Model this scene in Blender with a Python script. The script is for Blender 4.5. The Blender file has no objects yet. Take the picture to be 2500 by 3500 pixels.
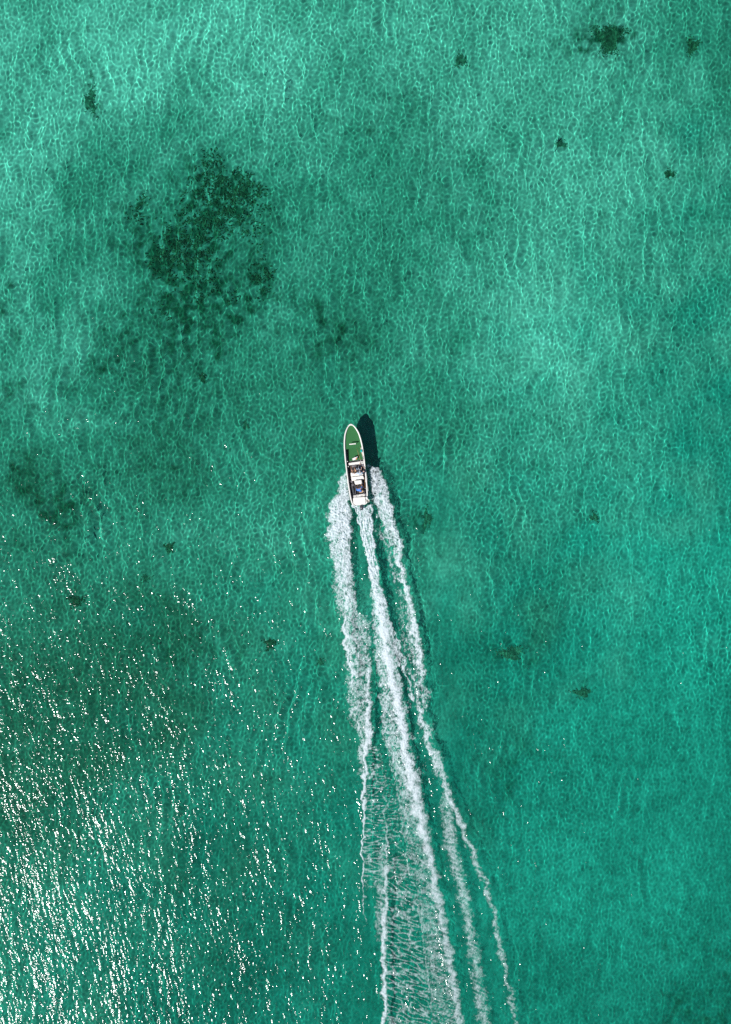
import bpy, math, numpy as np
from mathutils import Vector, Matrix
S = bpy.context.scene
COL = S.collection
R = math.radians
SC = 0.032                      # metres per photograph pixel on the water plane

# ------------------------------------------------------------------ camera, sky, sun
cam = bpy.data.objects.new('camera', bpy.data.cameras.new('camera')); COL.objects.link(cam)
S.camera = cam
CAMZ = 142.0
cam.location = (0, 0, CAMZ)
cam.data.sensor_fit = 'VERTICAL'
cam.data.angle = 2 * math.atan(1750 * SC / CAMZ)
cam.data.clip_end = 4000
SUN_AZ, SUN_ZEN = R(39.5), R(38)          # azimuth below the picture's left, angle from the vertical
sv = Vector((-math.cos(SUN_AZ) * math.sin(SUN_ZEN), -math.sin(SUN_AZ) * math.sin(SUN_ZEN), math.cos(SUN_ZEN)))
w = bpy.data.worlds.new('World'); S.world = w; w.use_nodes = True
sky = w.node_tree.nodes.new('ShaderNodeTexSky'); sky.sky_type = 'NISHITA'; sky.sun_disc = False
sky.sun_elevation = math.pi / 2 - SUN_ZEN
sky.sun_rotation = math.atan2(sv.x, sv.y) % (2 * math.pi)
w.node_tree.links.new(sky.outputs[0], w.node_tree.nodes['Background'].inputs[0])
w.node_tree.nodes['Background'].inputs[1].default_value = 0.07
sl = bpy.data.lights.new('sun', 'SUN'); sl.energy = 4.6; sl.angle = R(0.5); sl.color = (1, .975, .94)
sl.cycles.is_caustics_light = True
so = bpy.data.objects.new('sun', sl); COL.objects.link(so)
so.rotation_euler = sv.to_track_quat('Z', 'Y').to_euler(); so.location = sv * 90
S.view_settings.view_transform = 'Standard'; S.view_settings.look = 'None'
S.view_settings.exposure = 0.22; S.view_settings.gamma = 1
S.cycles.caustics_refractive = True; S.cycles.caustics_reflective = False
S.cycles.max_bounces = 8
S.cycles.use_denoising = False

# ------------------------------------------------------------------ small helpers
rng = np.random.default_rng(11)

def tag(o, label=None, cat=None, group=None, kind=None):
    for k, v in (('label', label), ('category', cat), ('group', group), ('kind', kind)):
        if v: o[k] = v
    return o

def mat(name, col, rough=.6, spec=.5, noise=0, nscale=8, metal=0, bump=0):
    m = bpy.data.materials.new(name); m.use_nodes = True; t = m.node_tree
    b = t.nodes['Principled BSDF']
    b.inputs['Base Color'].default_value = (*col, 1); b.inputs['Roughness'].default_value = rough
    b.inputs['Specular IOR Level'].default_value = spec; b.inputs['Metallic'].default_value = metal
    if noise or bump:
        tc = t.nodes.new('ShaderNodeTexCoord'); n = t.nodes.new('ShaderNodeTexNoise')
        n.inputs['Scale'].default_value = nscale; n.inputs['Detail'].default_value = 5
        t.links.new(tc.outputs['Object'], n.inputs['Vector'])
    if noise:
        r = t.nodes.new('ShaderNodeValToRGB')
        r.color_ramp.elements[0].position = .3; r.color_ramp.elements[1].position = .7
        r.color_ramp.elements[0].color = (*[max(0, c * (1 - noise)) for c in col], 1)
        r.color_ramp.elements[1].color = (*[min(1, c * (1 + noise)) for c in col], 1)
        t.links.new(n.outputs['Fac'], r.inputs['Fac']); t.links.new(r.outputs[0], b.inputs['Base Color'])
    if bump:
        bp = t.nodes.new('ShaderNodeBump'); bp.inputs['Strength'].default_value = bump
        bp.inputs['Distance'].default_value = .02
        t.links.new(n.outputs['Fac'], bp.inputs['Height']); t.links.new(bp.outputs[0], b.inputs['Normal'])
    return m

def np_mesh(name, verts, quads, smooth=True, extra=()):
    """mesh from numpy arrays; extra = list of further polygons (index lists)"""
    me = bpy.data.meshes.new(name)
    verts = np.asarray(verts, dtype=np.float32); quads = np.asarray(quads, dtype=np.int32)
    loops = quads.ravel(); starts = np.arange(0, len(loops), 4)
    ex = [np.asarray(e, dtype=np.int32) for e in extra]
    allloops = np.concatenate([loops] + ex) if ex else loops
    st = [starts]; p = len(loops)
    for e in ex: st.append(np.array([p])); p += len(e)
    st = np.concatenate(st)
    me.vertices.add(len(verts)); me.vertices.foreach_set('co', verts.ravel())
    me.loops.add(len(allloops)); me.loops.foreach_set('vertex_index', allloops)
    me.polygons.add(len(st)); me.polygons.foreach_set('loop_start', st.astype(np.int32))
    sm = np.zeros(len(st), bool); sm[:len(quads)] = smooth
    me.polygons.foreach_set('use_smooth', sm)
    me.update(calc_edges=True); me.validate()
    return me

def attr(me, name, vals):
    a = me.attributes.new(name, 'FLOAT', 'POINT'); a.data.foreach_set('value', np.asarray(vals, np.float32).ravel())

def fnoise(shape, dx, lam, spread=.45, aniso=1.0, ang=0.0, seed=0):
    """gaussian noise of wavelength lam (m), stretched by aniso along direction ang; unit variance"""
    g = np.random.default_rng(seed)
    ky = np.fft.fftfreq(shape[0], dx) * 2 * np.pi; kx = np.fft.rfftfreq(shape[1], dx) * 2 * np.pi
    KX, KY = np.meshgrid(kx, ky)
    c, s = math.cos(ang), math.sin(ang)
    ka = KX * c + KY * s; kb = -KX * s + KY * c
    K = np.hypot(ka * aniso, kb) + 1e-9
    k0 = 2 * np.pi / lam
    A = np.exp(-(np.log(K / k0) ** 2) / (2 * spread ** 2)) / K
    f = np.fft.irfft2(np.fft.rfft2(g.normal(size=shape)) * A, s=shape)
    return f / f.std()

def axis(lo, hi, dx, far):
    d = np.arange(lo, hi + dx / 2, dx); out = []; st = dx; p = hi
    while p < far: st *= 1.35; p += st; out.append(p - hi)
    out = np.array(out)
    return np.concatenate([(lo - out)[::-1], d, hi + out]), len(out), len(d)

def wx(px): return (np.asarray(px, float) - 1250) * SC
def wy(py): return (1750 - np.asarray(py, float)) * SC
def sstep(a, b, x):
    t = np.clip((x - a) / (b - a), 0, 1); return t * t * (3 - 2 * t)

# ------------------------------------------------------------------ wake plan (x of each line as a function of y, photograph pixels)
def line(pts):
    p = np.array(pts, float); return lambda y: np.interp(y, p[:, 1], p[:, 0])
LB_out = line([(1187,1602),(1156,1648),(1147,1683),(1137,1705),(1112,1762),(1131,1794),(1112,1823),(1122,1873),(1134,1923),(1138,1997),(1147,2064),(1163,2134),(1178,2187),(1177,2257),(1180,2363),(1191,2451),(1219,2504),(1222,2592),(1226,2660),(1238,2760),(1240,3000),(1242,3200)])
LB_in = line([(1196,1602),(1197,1712),(1199,1762),(1204,1799),(1202,1873),(1201,1906),(1212,2010),(1226,2080),(1262,2110),(1268,2200),(1268,2293),(1265,2398),(1261,2539),(1258,2600),(1253,2700)])
LB_ridge = line([(1160,1760),(1176,1860),(1174,2000),(1184,2046),(1184,2103),(1170,2134),(1187,2170),(1187,2215),(1200,2275),(1205,2330)])
L_line = line([(1263,2290),(1261,2363),(1259,2469),(1258,2539),(1247,2600),(1247,2699),(1245,2797),(1242,2945),(1240,3043),(1245,3142),(1250,3230)])
J_l = line([(1208,1725),(1222,1770),(1237,1823),(1250,1873),(1258,1899),(1266,1969)])
J_r = line([(1268,1720),(1270,1760),(1273,1799),(1277,1873),(1279,1888),(1289,1930),(1297,1976)])
CORE = line([(1262,1890),(1275,1976),(1293,2046),(1310,2134),(1321,2222),(1342,2328),(1360,2398),(1374,2469),(1384,2574),(1395,2600),(1419,2723),(1444,2822),(1459,2896),(1475,2960),(1500,3093),(1530,3240),(1557,3388),(1570,3500)])
CORE_l = line([(1266,1969),(1270,2099),(1272,2200),(1290,2300),(1296,2400),(1308,2500),(1330,2600),(1350,2649),(1370,2772),(1395,2945),(1429,3093),(1449,3240),(1474,3388),(1483,3500)])
CORE_r = line([(1297,1976),(1317,2046),(1338,2134),(1366,2204),(1376,2260),(1366,2300),(1376,2398),(1395,2500),(1420,2600),(1438,2700),(1461,2822),(1488,2945),(1518,3093),(1543,3240),(1572,3388),(1587,3500)])
RSTR = line([(1338,2100),(1366,2200),(1377,2275),(1395,2330),(1410,2385)])
RB_out = line([(1254,1586),(1275,1596),(1306,1612),(1323,1646),(1331,1688),(1333,1712),(1350,1730),(1343,1749),(1355,1796),(1380,1848),(1384,1870),(1377,1913),(1402,2011),(1419,2074),(1434,2173),(1448,2229),(1455,2293),(1458,2345),(1476,2377),(1469,2405),(1455,2440)])
RB_in = line([(1252,1590),(1259,1646),(1269,1671),(1277,1712),(1296,1757),(1311,1811),(1316,1830),(1339,1877),(1356,1965),(1384,2046),(1388,2152),(1402,2222),(1425,2328),(1440,2440)])
RS1 = line([(1420,2320),(1434,2416),(1448,2469),(1465,2539),(1493,2600),(1518,2674),(1543,2748),(1577,2807),(1607,2896),(1636,2965),(1666,3043),(1690,3120),(1700,3200),(1720,3285),(1745,3398),(1765,3500)])
RS2 = line([(1505,2620),(1528,2723),(1533,2846),(1552,2935),(1582,3043),(1597,3142),(1617,3240),(1631,3339),(1650,3462),(1660,3520)])
L2 = line([(1300,2560),(1316,2674),(1318,2800),(1322,2900),(1322,2980),(1316,3068),(1312,3200),(1313,3487),(1313,3520)])

# ------------------------------------------------------------------ water
dx = .085
xs, nx0, nxd = axis(-47, 47, dx, 500)
ys, ny0, nyd = axis(-63, 63, dx, 500)
shp = (nyd, nxd)
X, Y = np.meshgrid(xs[nx0:nx0 + nxd], ys[ny0:ny0 + nyd])
def slope(h, s): return h * (s / np.hypot(np.gradient(h, dx, axis=1).std(), np.gradient(h, dx, axis=0).std()))
def waves():
    v = 6.0; a = 0
    w1 = slope(fnoise(shp, dx, 1.8, .25, 3.6, R(90) - R(2), 1), .040)     # long crests running up the picture
    sx_ = np.arange(nxd)[None, :] + (.45 * fnoise(shp, dx, 13, .4, seed=7) + .18 * fnoise(shp, dx, 5, .5, seed=8)) / dx
    sx_ = np.clip(sx_, 0, nxd - 1.001); s0 = sx_.astype(int); fx_ = sx_ - s0; rw = np.arange(nyd)[:, None]
    w1 = w1[rw, s0] * (1 - fx_) + w1[rw, s0 + 1] * fx_
    w2 = slope(fnoise(shp, dx, .95, .35, 1.7, R(88), 2), .025)
    w3 = slope(fnoise(shp, dx, .47, .3, 1.3, R(80), 3), .034)
    w4 = slope(fnoise(shp, dx, 7.0, .3, 1.6, R(100), 4), .020)
    calm = 1 - .42 * sstep(-.2, .8, (X / 40 - Y / 56) * .5 + fnoise(shp, dx, 25, .4, seed=9) * .12)
    calm = calm * (1 - .2 * sstep(0, 40, -Y))
    return (w1 + w2 + w3) * calm + w4
H = waves()
PX, PY = X / SC + 1250, 1750 - Y / SC
def ridge(f, y0, y1, amp, wid, off=0):
    d = (PX - f(PY) - off) * SC / wid
    return amp * np.exp(-d * d) * sstep(y0, y0 + 60, PY) * (1 - sstep(y1 - 80, y1, PY))
inwake = np.clip(sum(ridge(f, 1600, 3700, 1, 2.0) for f in (LB_ridge, CORE, RS2)), 0, 1)
H = H * (1 - .5 * inwake)
H += ridge(CORE, 1900, 3700, .10, .9) - ridge(CORE_r, 1900, 3700, .055, .7, 16)
H += ridge(L_line, 2000, 3300, .05, .6, -4) + ridge(RS1, 2300, 3700, .03, .7, 8) - ridge(RB_out, 1640, 2500, .04, .8, 34)
H -= ridge(LB_in, 1660, 2060, .05, .6, 16)
H += ridge(RB_out, 1640, 2480, .05, .7, -8)
edge = sstep(0, 3, 47 - np.abs(X)) * sstep(0, 3, 63 - np.abs(Y))
H *= edge
def hwater(x, y):
    i = np.clip(((x + 47) / dx), 0, nxd - 1.001); j = np.clip(((y + 63) / dx), 0, nyd - 1.001)
    i0 = i.astype(int); j0 = j.astype(int); a = i - i0; b = j - j0
    return (H[j0, i0] * (1 - a) * (1 - b) + H[j0, i0 + 1] * a * (1 - b) + H[j0 + 1, i0] * (1 - a) * b + H[j0 + 1, i0 + 1] * a * b)
def grid(xs, ys, Z):
    XX, YY = np.meshgrid(xs, ys); v = np.stack([XX, YY, Z], -1).reshape(-1, 3)
    i = np.arange(len(xs) * len(ys)).reshape(len(ys), len(xs))
    q = np.stack([i[:-1, :-1], i[:-1, 1:], i[1:, 1:], i[1:, :-1]], -1).reshape(-1, 4)
    return v, q, i
Z = np.zeros((len(ys), len(xs))); Z[ny0:ny0 + nyd, nx0:nx0 + nxd] = H
v, q, i = grid(xs, ys, Z)
ringi = np.concatenate([i[0, :], i[1:, -1], i[-1, -2::-1], i[-2:0:-1, 0]])
b = len(v); n = len(ringi)
low = v[ringi].copy(); low[:, 2] = -9
v = np.concatenate([v, low]); a = np.arange(n); a1 = (a + 1) % n
q = np.concatenate([q, np.stack([ringi, b + a, b + a1, ringi[a1]], -1)])
me = np_mesh('water', v, q, True, [(b + a)[::-1]])
water = tag(bpy.data.objects.new('water', me), kind='structure'); COL.objects.link(water)
water.cycles.is_caustics_caster = True
m = bpy.data.materials.new('water'); m.use_nodes = True; t = m.node_tree; t.nodes.clear()
N = t.nodes.new; LK = t.links.new
out = N('ShaderNodeOutputMaterial'); rf = N('ShaderNodeBsdfRefraction'); gl = N('ShaderNodeBsdfGlossy'); fr = N('ShaderNodeFresnel'); mx = N('ShaderNodeMixShader')
rf.inputs['IOR'].default_value = 1.33; rf.inputs['Roughness'].default_value = 0; rf.inputs['Color'].default_value = (.355, .945, .845, 1)
gl.distribution = 'BECKMANN'; gl.inputs['Roughness'].default_value = .14; fr.inputs[0].default_value = 1.33
tc = N('ShaderNodeTexCoord'); mp = N('ShaderNodeMapping'); mp.inputs['Scale'].default_value = (1.0, .36, 1); mr0 = N('ShaderNodeMapping'); mr0.inputs['Rotation'].default_value = (0, 0, R(-15))
n1 = N('ShaderNodeTexNoise'); n1.inputs['Scale'].default_value = 2.2; n1.inputs['Detail'].default_value = 1.6; n1.inputs['Roughness'].default_value = .5
n2 = N('ShaderNodeTexNoise'); n2.inputs['Scale'].default_value = 4.5; n2.inputs['Detail'].default_value = 1; n2.inputs['Roughness'].default_value = .6
LK(tc.outputs['Object'], mr0.inputs['Vector']); LK(mr0.outputs[0], mp.inputs['Vector']); LK(mp.outputs[0], n1.inputs['Vector']); LK(tc.outputs['Object'], n2.inputs['Vector'])
b1 = N('ShaderNodeBump'); b1.inputs['Distance'].default_value = .102; b1.inputs['Strength'].default_value = 1
b2 = N('ShaderNodeBump'); b2.inputs['Distance'].default_value = .036; b2.inputs['Strength'].default_value = 1
LK(n1.outputs['Fac'], b1.inputs['Height']); LK(n2.outputs['Fac'], b2.inputs['Height']); LK(b1.outputs[0], b2.inputs['Normal']); LK(b2.outputs[0], gl.inputs['Normal'])
LK(fr.outputs[0], mx.inputs[0]); LK(rf.outputs[0], mx.inputs[1]); LK(gl.outputs[0], mx.inputs[2]); LK(mx.outputs[0], out.inputs[0])
me.materials.append(m)

# ------------------------------------------------------------------ seabed
dxs = .25
bx, mx0, mxd = axis(-50, 50, dxs, 480); by, my0, myd = axis(-66, 66, dxs, 480)
sh2 = (myd, mxd); BX, BY = np.meshgrid(bx[mx0:mx0 + mxd], by[my0:my0 + myd]); BPX, BPY = BX / SC + 1250, 1750 - BY / SC
wob = [fnoise(sh2, dxs, 9, .5, seed=20), fnoise(sh2, dxs, 9, .5, seed=21), fnoise(sh2, dxs, 2.5, .5, seed=22), fnoise(sh2, dxs, 2.5, .5, seed=23)]
def blobs(lst, warp=1.0):
    f = np.zeros(sh2); qx = BPX + warp * (45 * wob[0] + 14 * wob[2]); qy = BPY + warp * (45 * wob[1] + 14 * wob[3])
    for (px, py, r, val) in lst:
        r2 = r if isinstance(r, tuple) else (r, r)
        f += val * np.exp(-((qx - px) / r2[0]) ** 2 - ((qy - py) / r2[1]) ** 2)
    return f
bright = blobs([(150,1720,150,-.35),(1130,1130,110,-.3),(0,1020,80,-.3),(1500,1780,80,-.15),(450,130,(560,330),.75),(900,150,(500,260),.35),(1750,150,500,.45),(60,700,(160,500),.55),(2080,800,450,.42),(1900,1330,330,.45),(2350,1850,(420,380),.6),
                (1650,1050,250,.2),(200,1250,200,.2),(2300,2300,300,.3),(1300,2000,(500,300),.12),(2100,2900,(450,400),.4),(1000,900,200,.2),
                (700,850,260,-.3),(1480,620,(140,330),-.2),(1250,1250,(240,300),-.2),(600,1450,(340,240),-.3),(150,1750,220,-.3),(80,2550,(340,480),-.8),
                (500,2350,330,-.55),(1700,2620,200,-.2),(800,3200,500,-.5),(2450,3500,300,-.3),(2450,250,200,-.15),(900,600,150,-.15),(1900,1700,200,-.15),(1650,2200,200,-.15),(2450,1150,150,-.1)])
bright += .10 * fnoise(sh2, dxs, 14, .5, 1.5, R(60), seed=31) + .06 * fnoise(sh2, dxs, 4, .5, seed=32)
brown = blobs([(700,900,330,.5),(450,1150,(200,130),.3),(1130,1130,(110,90),.55),(1080,1180,60,.25),(550,1480,(300,240),.42),(110,1680,(90,110),1.0),(190,1800,90,.7),(0,1020,60,.7),(1460,1780,50,.6),(1500,550,(200,300),.15),
               (330,1250,90,.4),(1250,1250,(200,240),.15),(90,2480,(160,200),.2),(400,2480,(200,160),.1),(30,1620,50,.5),(620,2210,(120,90),.6),(2090,110,90,.8),(300,340,(45,70),.8),(1750,2250,60,.4),(1740,2620,(130,100),.4),(2000,2370,50,.4),(1950,1800,100,.25),
               (50,1350,60,.5),(1300,400,(160,60),.3),(2440,3480,(150,200),.5),(700,1060,(170,110),.5),(1000,3300,(300,90),.15)])
brown += blobs([(2090,115,55,.6),(2378,140,(24,36),.6),(2300,583,24,.5),(1925,478,26,.4),(300,330,(30,60),.4),(685,1287,16,.6),(572,1872,20,.6),(250,2058,26,.6),(1462,1775,(20,40),.5),(1755,2240,(50,36),.4),(2000,2375,(44,24),.4),(920,2205,22,.4),
    (720,640,90,.5),(820,670,70,.5),(740,740,80,.45),(620,820,90,.5),(680,800,90,.35),(690,980,45,.8),(880,950,45,.9),(560,860,60,.55),(450,720,75,.5),(560,960,60,.4),(480,840,60,.35),(640,560,60,.35),(620,1040,60,.4)], .28)
brown = np.clip(brown, 0, 1.2) * (.62 + .45 * fnoise(sh2, dxs, 1.7, .7, seed=33)) + .05 * fnoise(sh2, dxs, 1.1, .5, seed=34)
murk = sstep(-.25, .75, (BX / 40 * .55 - BY / 56 * .8) + .1 * wob[0])     # finer, siltier bottom to the lower right
depth = -2.1 - .25 * fnoise(sh2, dxs, 22, .4, seed=35) * .4 - .4 * murk
depth += .03 * fnoise(sh2, dxs, 1.2, .4, 2, R(90), seed=36)
def padded(f, val=None):
    Zp = np.pad(f, ((my0, len(by) - my0 - myd), (mx0, len(bx) - mx0 - mxd)), mode='edge'); return Zp
DEP = depth
v, q, i = grid(bx, by, padded(depth)); me = np_mesh('seabed', v, q)
attr(me, 'bright', padded(bright)); attr(me, 'weed', padded(brown)); attr(me, 'silt', padded(murk))
seabed = tag(bpy.data.objects.new('seabed', me), kind='structure'); COL.objects.link(seabed)
seabed.cycles.is_caustics_receiver = True
m = bpy.data.materials.new('seabed_sand'); m.use_nodes = True; t = m.node_tree; N = t.nodes.new; LK = t.links.new
bs = t.nodes['Principled BSDF']; bs.inputs['Roughness'].default_value = 1; bs.inputs['Specular IOR Level'].default_value = 0
def A(nm):
    a = N('ShaderNodeAttribute'); a.attribute_name = nm; return a.outputs['Fac']
def mixc(f, a, c):
    x = N('ShaderNodeMix'); x.data_type = 'RGBA'; x.clamp_factor = True; LK(f, x.inputs[0])
    for s_, k in ((a, 6), (c, 7)):
        if isinstance(s_, tuple): x.inputs[k].default_value = (*s_, 1)
        else: LK(s_, x.inputs[k])
    return x.outputs[2]
ra = N('ShaderNodeMapRange'); ra.inputs[1].default_value = -1; ra.inputs[2].default_value = 1; LK(A('bright'), ra.inputs[0])
tc = N('ShaderNodeTexCoord'); n1 = N('ShaderNodeTexNoise'); n1.inputs['Scale'].default_value = .9; n1.inputs['Detail'].default_value = 8; n1.inputs['Roughness'].default_value = .65
LK(tc.outputs['Object'], n1.inputs['Vector'])
cr = N('ShaderNodeValToRGB'); LK(ra.outputs[0], cr.inputs[0]); e = cr.color_ramp.elements
e[0].position = .1; e[0].color = (.10, .18, .125, 1); e[1].position = .95; e[1].color = (.72, .66, .58, 1)
x = e.new(.5); x.color = (.22, .345, .275, 1)
cr2 = N('ShaderNodeValToRGB'); LK(ra.outputs[0], cr2.inputs[0]); e = cr2.color_ramp.elements; x = e.new(.5); x.color = (.09, .36, .29, 1)
e[0].position = .1; e[0].color = (.015, .16, .13, 1); e[1].position = .95; e[1].color = (.12, .46, .40, 1)
siltc = mixc(A('silt'), cr.outputs[0], cr2.outputs[0])
wc = mixc(A('weed'), siltc, (.035, .10, .06))
n1r = N('ShaderNodeMapRange'); n1r.inputs[1].default_value = .3; n1r.inputs[2].default_value = .7; n1r.inputs[3].default_value = .72; n1r.inputs[4].default_value = 1.28; LK(n1.outputs['Fac'], n1r.inputs[0])
hs = N('ShaderNodeHueSaturation'); LK(wc, hs.inputs['Color']); LK(n1r.outputs[0], hs.inputs['Value']); LK(hs.outputs[0], bs.inputs['Base Color'])
me.materials.append(m)
def hbed(x, y):
    i = np.clip(((x + 50) / dxs).astype(int), 0, mxd - 1); j = np.clip(((y + 66) / dxs).astype(int), 0, myd - 1); return DEP[j, i]

# ------------------------------------------------------------------ seagrass reef (uncountable blades) and the separate weed patches
weed_mat = mat('weed', (.080, .135, .075), .9, 0, .5, 1.5)
patch_mat = mat('weed_patch', (.090, .145, .085), .9, 0, .4, 2.5); faint_mat = mat('weed_patch_faint', (.13, .20, .135), .9, 0, .4, 2.5)
def blades(name, cx, cy, hgt=.32, wid=.13, seed=1, base=(0, 0), mound=None, faint=False):
    g = np.random.default_rng(seed); n = len(cx)
    az = g.uniform(0, 2 * np.pi, n); tl = g.uniform(.4, 1.2, n) * hgt; h = g.uniform(.4, 1, n) * hgt; wv = g.uniform(.6, 1.3, n) * wid
    z = hbed(cx, cy) - .02
    dxv, dyv = np.cos(az), np.sin(az)
    p = np.stack([cx, cy, z], -1); side = np.stack([-dyv * wv / 2, dxv * wv / 2, 0 * wv], -1)
    mid = p + np.stack([dxv * tl * .4, dyv * tl * .4, h * .8], -1); top = p + np.stack([dxv * tl, dyv * tl, h], -1)
    v = np.stack([p - side, p + side, mid + side, mid - side, top + side * .4, top - side * .4], 1)
    v[..., 0] -= base[0]; v[..., 1] -= base[1]
    k = np.arange(n)[:, None] * 6
    q = np.concatenate([k + np.array([0, 1, 2, 3]), k + np.array([3, 2, 4, 5])])
    v = v.reshape(-1, 3)
    if mound is not None:      # low root mat under the fronds, ragged outline
        rx, ry, ph = mound; M_ = 28; th = np.linspace(0, 2 * np.pi, M_, endpoint=False); b0 = len(v); vs = []
        out_ = .55 * (1 + .35 * np.sin(3 * th + ph) + .2 * np.sin(5 * th)) + g.normal(0, .10, M_)
        for f_, hh in ((1.0, -.03), (.7, .07), (.35, .10), (.02, .11)):
            x_ = out_ * f_ * rx * np.cos(th); y_ = out_ * f_ * ry * np.sin(th)
            vs.append(np.stack([x_, y_, hbed(x_ + base[0], y_ + base[1]) + hh + g.normal(0, .01, M_)], -1))
        v = np.concatenate([v] + vs); a_ = np.arange(M_); n_ = (a_ + 1) % M_
        q = np.concatenate([q] + [np.stack([b0 + k2 * M_ + a_, b0 + k2 * M_ + n_, b0 + (k2 + 1) * M_ + n_, b0 + (k2 + 1) * M_ + a_], -1) for k2 in range(3)])
    me = np_mesh(name, v, q); me.materials.append(weed_mat if mound is None else faint_mat if faint else patch_mat)
    o = bpy.data.objects.new(name, me); o.location = (base[0], base[1], 0); COL.objects.link(o); o.cycles.is_caustics_receiver = True
    return o
reef = blobs([(720,640,(90,50),.9),(840,640,(55,60),.9),(800,700,(70,60),.8),(740,740,(70,40),.9),(610,800,(70,80),.8),(640,870,(80,50),.8),(560,860,(40,60),.6),(690,800,60,.5),(690,980,(30,60),.9),
              (880,950,(38,60),1.1),(870,800,(30,60),.5),(770,1010,(30,25),.7),(450,700,(60,70),.5),(540,1090,(60,40),.35),(700,560,(50,60),.5),(430,740,30,.5),(740,560,40,.4),(600,960,60,.5)], .28)
reef *= (.8 + .38 * fnoise(sh2, dxs, 1.6, .5, seed=41))
g = np.random.default_rng(5); n = 90000
cx = g.uniform(-34, -6, n); cy = g.uniform(16, 46, n)
j = ((cy + 66) / dxs).astype(int); i_ = ((cx + 50) / dxs).astype(int)
k = reef[j, i_] > g.uniform(.14, 3.3, n)
tag(blades('seagrass', cx[k], cy[k], seed=6), 'large dark mottled bed of seagrass showing through the clear water', 'seagrass', kind='stuff')
spots = [(2090,115,(62,70),'largest dark weed patch near the top right corner'),(2378,140,(26,42),'small dark weed patch closest to the top right corner'),
 (2300,583,(26,20),'little flat dark weed patch near the right edge above the middle'),(1925,478,(32,20),'faint smudge of weed right of centre in the upper third'),
 (300,330,(32,70),'tall faint weed patch above the seagrass bed near the left edge'),(685,1287,(17,22),'small black weed spot straight below the seagrass bed'),
 (572,1872,(22,24),'compact dark weed spot left of the wake, level with the start of it'),(250,2058,(32,24),'dark weed spot near the left edge where the glints begin'),
 (1462,1775,(22,50),'narrow upright weed patch just right of the boat'),(1580,190,(34,34),'faint round weed patch at top right of centre'),
 (2040,1770,(24,24),'lone faint weed spot far right, level with the boat'),(1755,2240,(60,40),'ragged weed patch right of the wake below the boat'),
 (2000,2375,(50,26),'wide ragged weed patch lowest on the right'),(920,2205,(28,24),'small weed spot close to the left side of the wake'),
 (490,1978,(22,22),'faint weed spot among the first glints left of the wake'),(835,1452,(20,24),'dim weed spot between seagrass bed and boat'),
 (1095,2270,(22,18),'faint weed smudge touching the left fringe of foam')]
for q_, (px, py, (rx, ry), lab) in enumerate(spots):
    faint = any(k_ in lab for k_ in ('faint', 'dim', 'ragged', 'narrow'))
    n = int(rx * ry * (.10 if faint else .30)) + (20 if faint else 40); g = np.random.default_rng(100 + q_)
    r_ = np.abs(g.normal(0, .5, n)); r_ = r_[r_ < .85]; n = len(r_); th = g.uniform(0, 2 * np.pi, n); r_ *= 1 + .35 * np.sin(3 * th + q_) + .2 * np.sin(5 * th)
    x_ = float(wx(px)) + r_ * np.cos(th) * rx * SC; y_ = float(wy(py)) + r_ * np.sin(th) * ry * SC
    tag(blades('weed_patch', x_, y_, .22, .10, 200 + q_, (float(wx(px)), float(wy(py))), (rx * SC, ry * SC, q_), faint), lab, 'seaweed', 'dark weed patches scattered over the seabed')

# ------------------------------------------------------------------ foam of the wake
fdx = .04
FX0, FX1, FY0, FY1 = float(wx(1080)), float(wx(1800)), float(wy(3620)), float(wy(1575))
fxs = np.arange(FX0, FX1, fdx); fys = np.arange(FY0, FY1, fdx); fs = (len(fys), len(fxs))
U, V = np.meshgrid(fxs, fys); P = U / SC + 1250; Q = 1750 - V / SC
def fn(lam, seed, sp=.45, an=1.0, ang=0.0): return fnoise(fs, fdx, lam, sp, an, ang, seed)
wA, wB, wC, wD = fn(2.2, 1), fn(2.2, 2), fn(.7, 3), fn(.7, 4)
far_ = sstep(1700, 2300, Q)
P2 = P + 3.2 * wA * (.5 + .7 * far_) + 1.6 * wC; Q2 = Q + 6 * wB + 3 * wD
def yr(a, b, fa=30, fb=60): return sstep(a - fa, a, Q2) * (1 - sstep(b, b + fb, Q2))
def band(fl, fr_, sl=4, sr=4):
    sl = sl * 1.7; sr = sr * 1.7
    l, r = fl(Q2), fr_(Q2); return sstep(-sl, sl, P2 - l) * sstep(-sr, sr, r - P2)
def strk(f, w): return np.exp(-((P2 - f(Q2)) / (w(Q2) if callable(w) else w)) ** 2)
def w_(*p): p = np.array(p); return lambda y: np.interp(y, p[:, 0], p[:, 1])
turb = .36 * fn(.9, 10, .6, 1.3, R(80)) + .42 * fn(.38, 11, .5, 1.6, R(80)) + .40 * fn(.19, 12, .4, 1.6, R(80))
turb /= turb.std()
lace = 1 - np.abs(fn(1.1, 13, .5)) * 1.3 - .35 * np.abs(fn(.5, 14)); lace = np.maximum(lace, 1 - np.abs(fn(.45, 15, .5)) * 2.2 - .2)
rung = 1 - np.abs(fn(.55, 16, .35, 3.6, 0.0)) * 1.8; rung2 = 1 - np.abs(fn(.7, 17, .35, 3.2, R(-22))) * 1.8
fest = np.maximum(1 - np.abs(fn(2.2, 18, .3, 1.5, R(-35))) * 2.2, 1 - np.abs(fn(1.3, 28, .3, 2.0, R(20))) * 2.6)
streak = fn(.22, 19, .5, 9.0, R(90) + R(6))
D = np.zeros(fs)
def add(x): global D; D = np.maximum(D, x)
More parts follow.
